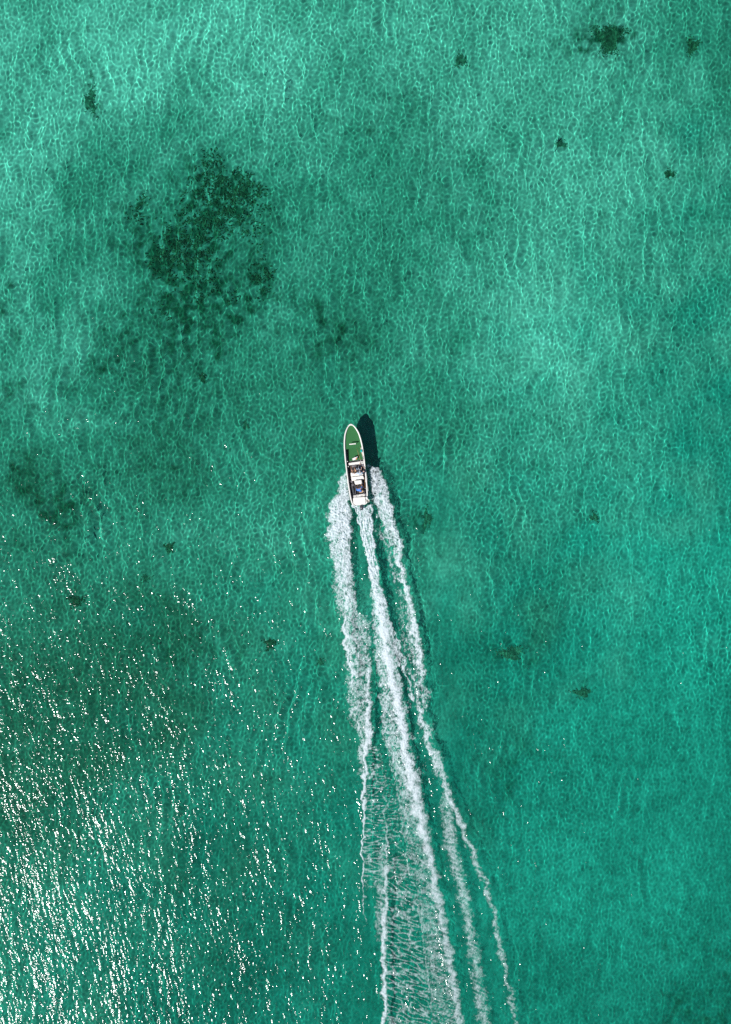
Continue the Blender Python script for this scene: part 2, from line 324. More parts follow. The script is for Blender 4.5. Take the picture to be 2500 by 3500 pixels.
# left bow-wave band: dense close to the hull, breaking up astern
dl = w_((1590, .9), (1800, .92), (1950, .80), (2100, .60), (2300, .60), (2450, .62), (2600, .70), (3000, .45), (3200, .0))
add(band(LB_out, LB_in, 9, 6) * dl(Q2) * yr(1602, 2620))
add(strk(LB_ridge, 9) * 1.0 * yr(1760, 2330))
add(strk(lambda y: LB_ridge(y) + 12, 14) * .8 * yr(1760, 2250))
add(strk(L_line, w_((2290, 14), (2500, 16), (2650, 8), (2900, 4), (3200, 3))) * w_((2290, .85), (2560, 1.0), (2800, .95), (3000, .85), (3200, .5))(Q2) * yr(2290, 3120, 60, 150))
# rungs between the two left lines, then the second line
add((.48 + .18 * rung) * band(L_line, L2, 4, 6) * yr(2560, 3010))
add(strk(L2, w_((2650, 5), (2900, 9), (3060, 13), (3500, 11))) * w_((2600, .45), (2800, .62), (3000, .8), (3500, .95))(Q2) * yr(2620, 3700))
add(strk(lambda y: L2(y) - 16, 22) * .60 * yr(2900, 3200))
add((.46 + .14 * rung2) * band(L2, CORE_l, 4, 10) * yr(3000, 3700, 150))
add((.40 + .18 * rung) * band(L2, CORE_l, 4, 10) * yr(2700, 3000, 150))
# prop jet, then the bright core
add(band(J_l, J_r, 3, 3) * (.86 + .20 * np.clip(streak, -1.5, 1.5)) * yr(1722, 1960, 3, 40))
add(strk(J_l, 4) * yr(1722, 1960, 3, 40)); add(strk(J_r, 5) * yr(1722, 1960, 3, 40))
add(strk(CORE, w_((1890, 9), (1976, 12), (2046, 23), (2300, 26), (2574, 30), (2650, 34), (2800, 28), (2900, 24), (3000, 21), (3500, 21))) * w_((1890, 1.1), (2500, 1.08), (2700, .95), (2900, .82), (3100, .74), (3500, .72))(Q2) * yr(1890, 3700))
add(band(CORE_l, CORE, 6, 6) * w_((2000, .68), (2400, .66), (2700, .62), (2900, .50), (3500, .48))(Q2) * yr(2060, 3700))
add(band(CORE, CORE_r, 5, 3) * w_((1980, .9), (2200, .68), (2500, .64), (2900, .54), (3500, .52))(Q2) * yr(1960, 3700))
add((.45 + .17 * fest) * band(CORE_l, CORE_r, 5, 4) * yr(2600, 3700, 150))
add(strk(CORE_l, w_((2600, 6), (3500, 9))) * .60 * yr(2600, 3700, 100))
add(strk(lambda y: CORE_r(y) - 7, 8) * .64 * yr(2800, 3700, 100))
add(strk(RSTR, w_((2100, 5), (2270, 8), (2380, 6))) * .8 * yr(2200, 2385, 80))
# right bow-wave band
dr = w_((1590, .95), (1700, .84), (1900, .74), (2050, .68), (2200, .66), (2400, .54))
add(band(RB_in, RB_out, 7, 5) * dr(Q2) * yr(1592, 2410, 3, 40))
add(strk(lambda y: RB_out(y) - 16, w_((1600, 10), (2100, 14), (2250, 13), (2400, 8))) * w_((1600, .8), (1800, 1.0), (2250, .95), (2400, .6))(Q2) * yr(1640, 2400))
add(band(lambda y: RB_in(y) - 24, RB_in, 10, 5) * .52 * yr(1800, 2350))
add(strk(RS1, w_((2330, 10), (2500, 20), (2650, 22), (2750, 19), (2850, 16), (3050, 15), (3500, 14))) * w_((2330, .66), (2450, .78), (2650, .76), (2750, .74), (2850, .70), (3200, .62), (3500, .58))(Q2) * yr(2330, 3700, 60))  # foam at first; further aft its white imitates sun glitter along the crest
add(strk(RS2, w_((2640, 22), (2800, 34), (3000, 28), (3500, 34))) * w_((2640, .58), (2800, .62), (2950, .68), (3100, .62), (3500, .60))(Q2) * yr(2640, 3700, 80))
add(strk(lambda y: RS2(y) + 8, 6) * .66 * yr(2850, 3100, 80))
add(band(line([(1251,1590),(1262,1700),(1264,1720)]), RB_in, 3, 6) * .66 * yr(1594, 1700, 6, 30))
add(np.exp(-((P - 1289) / 3.5) ** 2 - ((Q - 1764) / 9) ** 2) * 1.2)
aft = sstep(2500, 2900, Q)
cover = D + .125 * turb * (1.2 - .55 * np.clip(D, 0, 1)) * (1 - .45 * aft) + .14 * (lace - .35) * (1 - .75 * aft) + .05 * aft * (rung2 - .3)
near0 = np.exp(-((Q - 1600) / 60) ** 2)
cover -= near0 * .16
keep = (cover > .29) & (D > .05)
lift = .5 + .5 * fn(.5, 21)
near = 1 - sstep(1750, 2200, Q)
fz = hwater(U, V) + .015 + np.clip(cover - .55, 0, .7) * (.10 + .20 * near) * np.clip(.7 + .16 * turb + .2 * lift, .2, 1.6)
nyf, nxf = fs
kc = keep[:-1, :-1]
jj, ii = np.nonzero(kc)
idx = -np.ones(fs, int); use = np.zeros(fs, bool)
for a_, b_ in ((0, 0), (0, 1), (1, 0), (1, 1)): use[jj + a_, ii + b_] = True
idx[use] = np.arange(use.sum())
# foam is a sheet with a real thickness: underside sits just above the water
vt = np.stack([U[use], V[use], fz[use]], -1)
q = np.stack([idx[jj, ii], idx[jj, ii + 1], idx[jj + 1, ii + 1], idx[jj + 1, ii]], -1)
me = np_mesh('wake_foam', vt, q); attr(me, 'thick', cover[use])
foam = tag(bpy.data.objects.new('wake_foam', me), 'white lacy foam of the wake spreading behind the motorboat', 'foam', kind='stuff'); COL.objects.link(foam)
m = bpy.data.materials.new('foam'); m.use_nodes = True; t = m.node_tree; t.nodes.clear(); N = t.nodes.new; LK = t.links.new
o_ = N('ShaderNodeOutputMaterial'); df = N('ShaderNodeBsdfDiffuse'); tl = N('ShaderNodeBsdfTranslucent'); ms = N('ShaderNodeMixShader'); ms.inputs[0].default_value = .35
df.inputs[0].default_value = (.86, .92, .98, 1); tl.inputs[0].default_value = (.80, .90, .97, 1)
LK(df.outputs[0], ms.inputs[1]); LK(tl.outputs[0], ms.inputs[2])
tr = N('ShaderNodeBsdfTransparent'); m2_ = N('ShaderNodeMixShader'); mr = N('ShaderNodeMapRange'); mr.inputs[1].default_value = .30; mr.inputs[2].default_value = 1.06; mr.inputs[3].default_value = 0; mr.inputs[4].default_value = .96
mr.interpolation_type = 'SMOOTHSTEP'
nz = N('ShaderNodeTexNoise'); nz.inputs['Scale'].default_value = 9; nz.inputs['Detail'].default_value = 4; tc = N('ShaderNodeTexCoord'); LK(tc.outputs['Object'], nz.inputs['Vector'])
ad = N('ShaderNodeMath'); ad.operation = 'MULTIPLY_ADD'; LK(nz.outputs['Fac'], ad.inputs[0]); ad.inputs[1].default_value = .40; sb = N('ShaderNodeMath'); sb.operation = 'SUBTRACT'; LK(A('thick'), sb.inputs[0]); sb.inputs[1].default_value = .20; LK(sb.outputs[0], ad.inputs[2])
LK(ad.outputs[0], mr.inputs[0]); LK(mr.outputs[0], m2_.inputs[0]); LK(tr.outputs[0], m2_.inputs[1]); LK(ms.outputs[0], m2_.inputs[2]); LK(m2_.outputs[0], o_.inputs[0]); me.materials.append(m)

# ------------------------------------------------------------------ the motorboat
import bmesh
BOW = np.array([1200.7, 1449.7]); AFT = np.array([.1115, .9938]); STB = np.array([.9938, -.1115])
LEN = 278 * SC
def Lp(px, py):
    d = np.array([px, py]) - BOW
    return float(d @ STB) * SC, LEN / 2 - float(d @ AFT) * SC
def Aq(zx, zy): return Lp(1150 + .0985 * zx, 1400 + .0985 * zy)       # plan of the fore half
def Bq(zx, zy): return Lp(1160 + .09675 * zx, 1540 + .09675 * zy)     # plan of the after half
c0 = BOW + AFT * 139
BM = Matrix.Translation((float(wx(c0[0])), float(wy(c0[1])), .12)) @ Matrix.Rotation(R(6.4), 4, 'Z') @ Matrix.Rotation(R(2.2), 4, 'X') @ Matrix.Rotation(R(-2), 4, 'Y')

M_white = mat('gelcoat_white', (.68, .66, .62), .35, .5, .05, 3)
M_hull = mat('hull_paint', (.70, .70, .69), .3)
M_green = mat('green_deck_carpet', (.034, .135, .048), .95, .1, .22, 22, 0, .5)
M_dark = mat('dark_sole', (.035, .033, .036), .8, .3, .3, 9)
M_grey = mat('grey_lining', (.16, .15, .17), .7, .3, .25, 6)
M_metal = mat('steel_rail', (.72, .72, .70), .3, .5, 0, 1, .6)
M_cowl = mat('engine_cowl', (.06, .06, .07), .25)
M_black = mat('black_rubber', (.02, .02, .022), .6)
M_cush = mat('seat_vinyl', (.80, .78, .72), .5, .4, .04, 5)

def link(name, me, m, parent):
    o = bpy.data.objects.new(name, me); COL.objects.link(o)
    if m: me.materials.append(m)
    if parent: o.parent = parent
    return o
def from_bm(bm, smooth=False):
    me = bpy.data.meshes.new('m'); bmesh.ops.recalc_face_normals(bm, faces=bm.faces); bm.to_mesh(me); bm.free()
    for p in me.polygons: p.use_smooth = smooth
    return me
def poly(pts, z0, z1, bev=.02, seg=2, bm=None, off=(0, 0, 0)):
    """a slab with the plan pts between z0 and z1 (numbers or one per point), edges rounded"""
    own = bmesh.new(); n = len(pts)
    za = z0 if hasattr(z0, '__len__') else [z0] * n; zb = z1 if hasattr(z1, '__len__') else [z1] * n
    lo = [own.verts.new((p[0] - off[0], p[1] - off[1], za[k] - off[2])) for k, p in enumerate(pts)]
    hi = [own.verts.new((p[0] - off[0], p[1] - off[1], zb[k] - off[2])) for k, p in enumerate(pts)]
    own.faces.new(lo[::-1]); own.faces.new(hi)
    for k in range(n): own.faces.new((lo[k], lo[(k + 1) % n], hi[(k + 1) % n], hi[k]))
    if bev: bmesh.ops.bevel(own, geom=own.edges[:], offset=bev, segments=seg, affect='EDGES', clamp_overlap=True)
    if bm is None: return own
    t_ = bpy.data.meshes.new('t'); own.to_mesh(t_); own.free(); bm.from_mesh(t_); bpy.data.meshes.remove(t_); return bm
def slab(name, pts, z0, z1, m, parent, bev=.02, off=(0, 0, 0)): return link(name, from_bm(poly(pts, z0, z1, bev, off=off)), m, parent)
def tube(path, r, seg=8, bm=None, cap=True):
    bm = bm or bmesh.new(); pts = [Vector(p) for p in path]; rings = []
    rr = r if hasattr(r, '__len__') else [r] * len(pts)
    up = None
    for k, p in enumerate(pts):
        d = (pts[min(k + 1, len(pts) - 1)] - pts[max(k - 1, 0)]).normalized()
        if up is None: up = d.orthogonal().normalized()
        up = (up - d * up.dot(d)).normalized(); sd = d.cross(up)
        rings.append([bm.verts.new(p + (up * math.cos(2 * math.pi * j / seg) + sd * math.sin(2 * math.pi * j / seg)) * rr[k]) for j in range(seg)])
    for a_, b_ in zip(rings, rings[1:]):
        for j in range(seg): bm.faces.new((a_[j], a_[(j + 1) % seg], b_[(j + 1) % seg], b_[j]))
    if cap: bm.faces.new(rings[0][::-1]); bm.faces.new(rings[-1])
    return bm
def ellip(c, r, bm=None, seg=14, rot=None, squash=None):
    bm = bm or bmesh.new(); mm = Matrix.Translation(c) @ (rot.to_4x4() if rot else Matrix.Identity(4)) @ Matrix.Diagonal((*r, 1))
    bmesh.ops.create_uvsphere(bm, u_segments=seg, v_segments=max(6, seg // 2), radius=1, matrix=mm); return bm

boat = bpy.data.objects.new('motorboat', None); COL.objects.link(boat); boat.matrix_world = BM
tag(boat, 'slim open white motorboat with green foredeck speeding ahead of its wake', 'boat')

# plan of the hull: half widths (photograph px) against distance from the bow (px)
HD = np.array([0, 1.5, 5.4, 12, 19, 30, 39, 58, 78, 118, 160, 200, 240, 258, 270, 275, 278])
HW = np.array([0, 4.6, 8.6, 14.2, 18.5, 23.5, 26.3, 29.9, 32, 33.3, 33.4, 33.0, 31, 29.3, 26.6, 23.5, 17.5])
dd = np.concatenate([[0, .6, 1.5, 3], np.arange(5.4, 262, 5), [264, 268, 271, 274, 276.5, 278]])
hw = np.interp(dd, HD, HW) * SC; hy = LEN / 2 - dd * SC
def sheer(d): return np.interp(d, [0, 60, 140, 278], [1.02, .90, .74, .70])
def hwd(d): return np.interp(d, HD, HW) * SC
rimw = np.interp(dd, [0, 20, 100, 278], [.13, .14, .13, .13])
# centreline shift: the traced centre wanders slightly; keep it straight
bm = bmesh.new(); sec = []
for d, w0, y in zip(dd, hw, hy):
    g = float(sheer(d)); keel = float(np.interp(d, [0, 12, 50, 278], [g - .25, .25, -.22, -.24])); ch = float(np.interp(d, [0, 12, 50, 278], [g - .15, .45, .10, .02]))
    prof = [(0, keel), (w0 * .45, keel * .55 + ch * .45), (w0 * .80, ch), (w0 * .90, ch * .5 + g * .5), (w0 - .012, g - .015)]
    sec.append([bm.verts.new((s * x_, y, z_)) for s, seq in ((-1, prof[::-1]), (1, prof[1:])) for x_, z_ in seq])
for a_, b_ in zip(sec, sec[1:]):
    for k in range(len(a_) - 1): bm.faces.new((a_[k], a_[k + 1], b_[k + 1], b_[k]))
bm.faces.new(sec[-1])
bmesh.ops.remove_doubles(bm, verts=bm.verts, dist=.001)
link('hull', from_bm(bm, True), M_hull, boat)
# gunwale: white rim that runs right round, with inner coaming down to the decks
rim_i = np.maximum(hw - rimw, 0)
yi = np.minimum(hy, LEN / 2 - .26)
bm = bmesh.new(); sec = []
for k, d in enumerate(dd):
    g = float(sheer(d)); wi = float(rim_i[k]) if d > 3 else .012; y_i = float(min(hy[k], LEN / 2 - .20)) if d < 20 else hy[k]
    y_i = max(y_i, -LEN / 2 + .05)
    row = []
    for s in (-1, 1):
        row.append([bm.verts.new(v_) for v_ in ((s * hw[k], hy[k], g - .05), (s * (hw[k] + .018), hy[k], g - .01), (s * hw[k], hy[k], g + .03), (s * (wi * .3 + hw[k] * .7), hy[k] * .7 + y_i * .3, g + .045), (s * wi, y_i, g + .03), (s * wi, y_i, g - .16))])
    sec.append(row)
for a_, b_ in zip(sec, sec[1:]):
    for s in (0, 1):
        for k in range(5): bm.faces.new((a_[s][k], a_[s][k + 1], b_[s][k + 1], b_[s][k]))
bmesh.ops.remove_doubles(bm, verts=bm.verts, dist=.001)
link('gunwale', from_bm(bm, True), M_white, boat)
# interior side lining and sole
bm = bmesh.new(); rows = []
dl_ = np.arange(78, 262, 6.0)
for d in dl_:
    wi = float(hwd(d)) - .15; g = float(sheer(d)); y = LEN / 2 - d * SC
    rows.append([bm.verts.new(v_) for v_ in ((-wi - .002, y, g + .0), (-wi + .05, y, .20), (wi - .05, y, .20), (wi + .002, y, g + .0))])
for a_, b_ in zip(rows, rows[1:]):
    for k in range(3): bm.faces.new((a_[k], a_[k + 1], b_[k + 1], b_[k]))
link('side_lining', from_bm(bm), M_grey, boat)
# green foredeck and green mat on the sole
pts = [(-float(hwd(d)) + .14, LEN / 2 - d * SC) for d in (7, 12, 19, 30, 39, 58, 78, 84)]
fd = [(0, LEN / 2 - .19)] + pts
fd = fd + [(-x_, y_ + .0) for x_, y_ in pts[::-1]]
slab('foredeck', fd, .60, [float(sheer(max(0, (LEN / 2 - p[1]) / SC))) - .12 for p in fd], M_green, boat, .01)
slab('sole_mat', [Aq(365, 1300), Aq(875, 1240), Aq(930, 1730), Aq(425, 1800)], .21, .26, M_green, boat, .01)
slab('sole', [Aq(400, 1810), Aq(985, 1760), Bq(985, 1500), Bq(440, 1560)], .21, .24, M_dark, boat, .005)
# thwarts and seats
slab('thwart', [Aq(438, 1855), Aq(1000, 1772), Aq(1012, 1872), Aq(446, 1932)], .52, .60, M_white, boat, .02)
bm = poly([Bq(428, 930), Bq(855, 878), Bq(893, 1005), Bq(452, 1072)], .24, .62, .03)
poly([Bq(440, 935), Bq(850, 886), Bq(856, 915), Bq(446, 966)], .62, .80, .03, bm=bm)
link('seat', from_bm(bm), M_white, boat)
slab('seat', [Bq(412, 790), Bq(842, 745), Bq(853, 874), Bq(428, 924)], .24, .58, M_cush, boat, .03)
rb = slab('rear_bench', [Bq(508, 1580), Bq(906, 1515), Bq(918, 1600), Bq(520, 1665)], .24, .62, M_white, boat, .03)
bm = bmesh.new()
for a_, b_ in (((525, 1610), (625, 1590)), ((625, 1590), (632, 1655)), ((650, 1580), (700, 1565)), ((775, 1555), (790, 1620)), ((865, 1545), (820, 1605)), ((700, 1640), (880, 1615))):
    p_, q_ = Bq(*a_), Bq(*b_); link('strap', from_bm(tube([(p_[0], p_[1], .633), (q_[0], q_[1], .633)], .018, 6)), M_black, rb)  # black tubes standing in for a frame's shadow lines on the bench
# console, well coamings, side lockers
con = slab('console', [Bq(540, 1062), Bq(800, 1035), Bq(818, 1172), Bq(578, 1198)], .24, .98, M_cush, boat, .05)
bm = bmesh.new(); cx_, cy_ = Bq(700, 1215); c_ = Vector((cx_, cy_, .92))
ringp = [c_ + Vector((math.cos(a_) * .17, math.sin(a_) * .05, math.sin(a_) * .16)) for a_ in np.linspace(0, 2 * math.pi, 19)]
tube(ringp, .014, 6, bm, False)
for a_ in (0, 2.1, 4.2): tube([c_, c_ + Vector((math.cos(a_) * .17, math.sin(a_) * .05, math.sin(a_) * .16))], .01, 6, bm)
link('steering_wheel', from_bm(bm, True), M_black, con)
bm = bmesh.new()
for a_, b_ in (((562, 1190), (592, 1545)), ((852, 1120), (895, 1500))):
    p_, q_ = Bq(*a_), Bq(*b_); s_ = .025
    link('well_coaming', from_bm(poly([(p_[0] - s_, p_[1]), (p_[0] + s_, p_[1]), (q_[0] + s_, q_[1]), (q_[0] - s_, q_[1])], .24, .50, .008)), M_grey, boat)
slab('side_locker', [Bq(932, 750), Bq(972, 745), Bq(1003, 1060), Bq(985, 1095), Bq(925, 1118)], .24, .70, M_white, boat, .02)
slab('side_locker', [Bq(950, 1190), Bq(1008, 1180), Bq(1036, 1425), Bq(990, 1412)], .24, .70, M_white, boat, .02)
slab('side_locker', [Aq(845, 1262), Aq(880, 1255), Aq(985, 1720), Aq(935, 1722), Aq(885, 1500)], .26, .70, M_white, boat, .02)
slab('side_deck', [Bq(905, 1520), Bq(975, 1508), Bq(985, 1600), Bq(918, 1602)], .24, .56, M_grey, boat, .02)
# stern deck over the engine well
slab('stern_deck', [Bq(500, 1668), Bq(560, 1652), Bq(900, 1622), Bq(932, 1642), Bq(948, 1868), Bq(925, 1902), Bq(640, 1928), Bq(560, 1908), Bq(505, 1862)], .40, .79, M_white, boat, .04)
bm = bmesh.new()
for q_ in ((398, 1800), (428, 1978)):
    x_, y_ = Aq(*q_); g = float(sheer((LEN / 2 - y_) / SC)) + .02
    link('cleat', from_bm(poly([(x_ - .05, y_ - .03), (x_ + .07, y_ - .03), (x_ + .07, y_ + .03), (x_ - .05, y_ + .03)], g, g + .08, .012)), M_white, boat)
# bow rail: two posts and a flat white crossbar
x0_, y0_ = Aq(468, 1215); x1_, y1_ = Aq(700, 1192)
rail = slab('bow_rail', [(x0_, y0_ - .05), (x1_, y1_ - .05), (x1_, y1_ + .06), (x0_, y0_ + .06)], 1.32, 1.38, M_white, boat, .015)
for x_, y_ in ((x0_ + .04, y0_), (x1_ - .04, y1_)): link('post', from_bm(tube([(x_, y_, .70), (x_, y_, 1.33)], .024, 8), True), M_metal, rail)
# outboard motor
eng = bpy.data.objects.new('outboard_motor', None); COL.objects.link(eng); eng.parent = boat
ex, ey = Bq(795, 1990)
bm = bmesh.new()
prof = [(.0, .10, .16), (.10, .19, .24), (.30, .205, .27), (.44, .19, .25), (.52, .13, .18), (.545, .02, .03)]
rings = []
for z_, rx_, ry_ in prof:
    rings.append([bm.verts.new((ex + rx_ * math.copysign(abs(math.cos(a_)) ** .8, math.cos(a_)), ey - .02 + (ry_ * (1.25 if math.sin(a_) < 0 else .95)) * math.copysign(abs(math.sin(a_)) ** .85, math.sin(a_)), .52 + z_)) for a_ in np.linspace(0, 2 * math.pi, 20, endpoint=False)])
for a_, b_ in zip(rings, rings[1:]):
    for j in range(20): bm.faces.new((a_[j], a_[(j + 1) % 20], b_[(j + 1) % 20], b_[j]))
bm.faces.new(rings[-1]); bm.faces.new(rings[0][::-1])
link('cowl', from_bm(bm, True), M_cowl, eng)
bm = tube([(ex, ey + .02, .54), (ex, ey - .02, .1), (ex, ey - .05, -.45)], [.10, .075, .05], 10); poly([(ex - .11, ey - .3), (ex + .11, ey - .3), (ex + .11, ey + .1), (ex - .11, ey + .1)], -.14, -.12, .005, bm=bm)
link('drive_leg', from_bm(bm, True), M_cowl, eng)
bm = poly([(ex - .15, ey + .1), (ex + .15, ey + .1), (ex + .15, ey + .36), (ex - .15, ey + .36)], .35, .66, .03); link('bracket', from_bm(bm), M_grey, eng)

# ------------------------------------------------------------------ things on board
def onboard(name, x, y, z, label, cat, group=None):
    o = bpy.data.objects.new(name, None); COL.objects.link(o); o.matrix_world = BM @ Matrix.Translation((x, y, z)); tag(o, label, cat, group); return o
def bake(bm, x, y, z): bmesh.ops.translate(bm, verts=bm.verts, vec=(-x, -y, -z)); return bm
def solo(name, bm, m, at, label, cat, smooth=True, group=None):
    o = link(name, from_bm(bake(bm, *at), smooth), m, None); o.matrix_world = BM @ Matrix.Translation(at); tag(o, label, cat, group); return o

M_rod = mat('rod_wood', (.42, .20, .07), .5)
def rod(pa, za, pb, zb, label):
    x_, y_ = pa; X_, Y_ = pb; r_ = onboard('fishing_rod', x_, y_, za, label, 'fishing rod', 'fishing rods laid along the boat')
    o_ = Vector((x_, y_, za)); a_ = Vector((0, 0, 0)); b_ = Vector((X_, Y_, zb)) - o_
    link('blank', from_bm(tube([a_ + (b_ * .22), b_], [.017, .009], 6), True), M_rod, r_)
    link('handle', from_bm(tube([a_, b_ * .22], [.022, .022], 8), True), M_black, r_)
    link('reel', from_bm(ellip(b_ * .2 + Vector((0, 0, .05)), (.04, .05, .05), seg=10), True), M_metal, r_)
rod(Aq(885, 1880), .80, Aq(705, 1295), .72, 'long tan fishing rod crossing the white thwart onto the green mat')
rod(Aq(950, 1725), .90, Aq(830, 1285), .88, 'tan fishing rod lying along the right gunwale beside the green mat')
rod(Bq(935, 1430), .78, Bq(905, 925), .90, 'brown fishing rod on the right side beside the console')
M_cyan = mat('cyan_plastic', (.0, .45, .42), .35)
bx_, by_ = Aq(880, 1430); bt = onboard('bottle', bx_, by_, .98, 'bright cyan bottle lying on the right gunwale', 'bottle')
link('body', from_bm(tube([(0, -.17, .0), (0, -.15, .0), (0, .06, .0), (0, .12, 0)], [.06, .085, .085, .04], 12), True), M_cyan, bt)
link('cap', from_bm(tube([(0, .12, 0), (0, .17, 0)], .04, 10), True), M_cyan, bt)
# bags and gear
M_bagw = mat('bag_white', (.72, .71, .68), .7, .3, .15, 12); M_org = mat('orange_cloth', (.72, .24, .14), .8); M_bagd = mat('dark_bag', (.05, .052, .06), .8, .3, .5, 8); M_bagg = mat('grey_bag', (.13, .12, .13), .8, .3, .5, 8)
def sack(c, r, seed, rotz=0):
    g = np.random.default_rng(seed); bm = ellip((0, 0, 0), (1, 1, 1), seg=18)
    for v_ in bm.verts:
        p = v_.co; s_ = [math.copysign(abs(q_) ** .7, q_) for q_ in p]
        k = 1 + .10 * math.sin(5 * p.x + seed) * math.cos(4 * p.y) + .05 * g.normal() * 0.5
        v_.co = Vector((s_[0] * r[0] * k, s_[1] * r[1] * k, s_[2] * r[2] * k))
    bmesh.ops.rotate(bm, verts=bm.verts, matrix=Matrix.Rotation(rotz, 3, 'Z')); bmesh.ops.translate(bm, verts=bm.verts, vec=c); return bm
x_, y_ = Aq(660, 1700)
gb = onboard('gear_bag', x_, y_, .26, 'white gear bag with an orange patch on the green mat before the thwart', 'bag')
link('body', from_bm(sack((-.08, 0, .24), (.24, .16, .24), 3, .3), True), M_bagw, gb)
link('flap', from_bm(sack((.14, .13, .40), (.20, .06, .06), 5, .3), True), M_bagw, gb)
link('pocket', from_bm(sack((.13, -.02, .34), (.10, .09, .10), 4), True), M_org, gb)
link('handle', from_bm(tube([(-.28, -.08, .3), (-.24, .1, .5), (.0, .16, .56), (.2, .16, .5)], .02, 6), True), M_black, gb)
x_, y_ = Bq(540, 540); solo('grey_bag', sack((x_, y_, .46), (.30, .15, .2), 8, .1), M_bagg, (x_, y_, .26), 'soft grey bag stowed just behind the front thwart', 'bag')
x_, y_ = Bq(500, 1400); solo('duffel_bag', sack((x_, y_, .38), (.13, .55, .16), 9, .12), M_bagd, (x_, y_, .24), 'long dark duffel bag lying along the left side near the stern', 'bag')
x_, y_ = Bq(480, 1210); solo('duffel_bag', sack((x_, y_, .38), (.14, .17, .16), 10, .12), M_bagg, (x_, y_, .24), 'small grey bag on the left side beside the console', 'bag')
x_, y_ = Bq(450, 1095); solo('duffel_bag', sack((x_, y_, .38), (.12, .14, .16), 12, .12), M_bagg, (x_, y_, .24), 'small grey bag against the left side behind the white seat', 'bag')
x_, y_ = Bq(855, 515)
cb = onboard('tackle_box', x_, y_, .24, 'dark tackle box with yellow strap beside the right gunwale', 'box')
link('body', from_bm(poly([(-.17, -.13), (.17, -.13), (.17, .13), (-.17, .13)], 0, .28, .03)), M_bagd, cb)
link('lid', from_bm(poly([(-.175, -.135), (.175, -.135), (.175, .135), (-.175, .135)], .285, .33, .02)), M_grey, cb)
link('strap', from_bm(poly([(.10, -.14), (.14, -.14), (.14, .14), (.10, .14)], .335, .35, .003)), mat('yellow_strap', (.6, .42, .05), .6), cb)
x_, y_ = Bq(985, 1670); solo('fender', tube([(x_ - .04, y_ + .16, .86), (x_ - .03, y_ + .12, .86), (x_ + .04, y_ - .12, .86), (x_ + .05, y_ - .16, .86)], [.05, .11, .11, .05], 14), M_bagw, (x_, y_, .74), 'white cylinder fender lying at the right rear corner', 'fender')
x_, y_ = Bq(1022, 1765)
bk = onboard('bucket', x_, y_, .62, 'round white bucket hanging off the right rear corner of the stern', 'bucket')
bm = bmesh.new(); r0 = []
for z_, rad in ((0, .14), (.30, .175), (.30, .155), (.04, .125)):
    r0.append([bm.verts.new((rad * math.cos(a_), rad * math.sin(a_), z_)) for a_ in np.linspace(0, 2 * math.pi, 20, endpoint=False)])
for a_, b_ in zip(r0, r0[1:]):
    for j in range(20): bm.faces.new((a_[j], a_[(j + 1) % 20], b_[(j + 1) % 20], b_[j]))
bm.faces.new(r0[0][::-1]); bm.faces.new(r0[-1])
link('tub', from_bm(bm), M_white, bk)
link('handle', from_bm(tube([(-.16, 0, .3), (-.1, -.05, .36), (.1, .05, .36), (.16, 0, .3)], .012, 6), True), M_black, bk)
link('bracket', from_bm(poly([(-.32, -.05), (-.12, -.05), (-.12, .05), (-.32, .05)], .02, .10, .01)), M_white, bk)

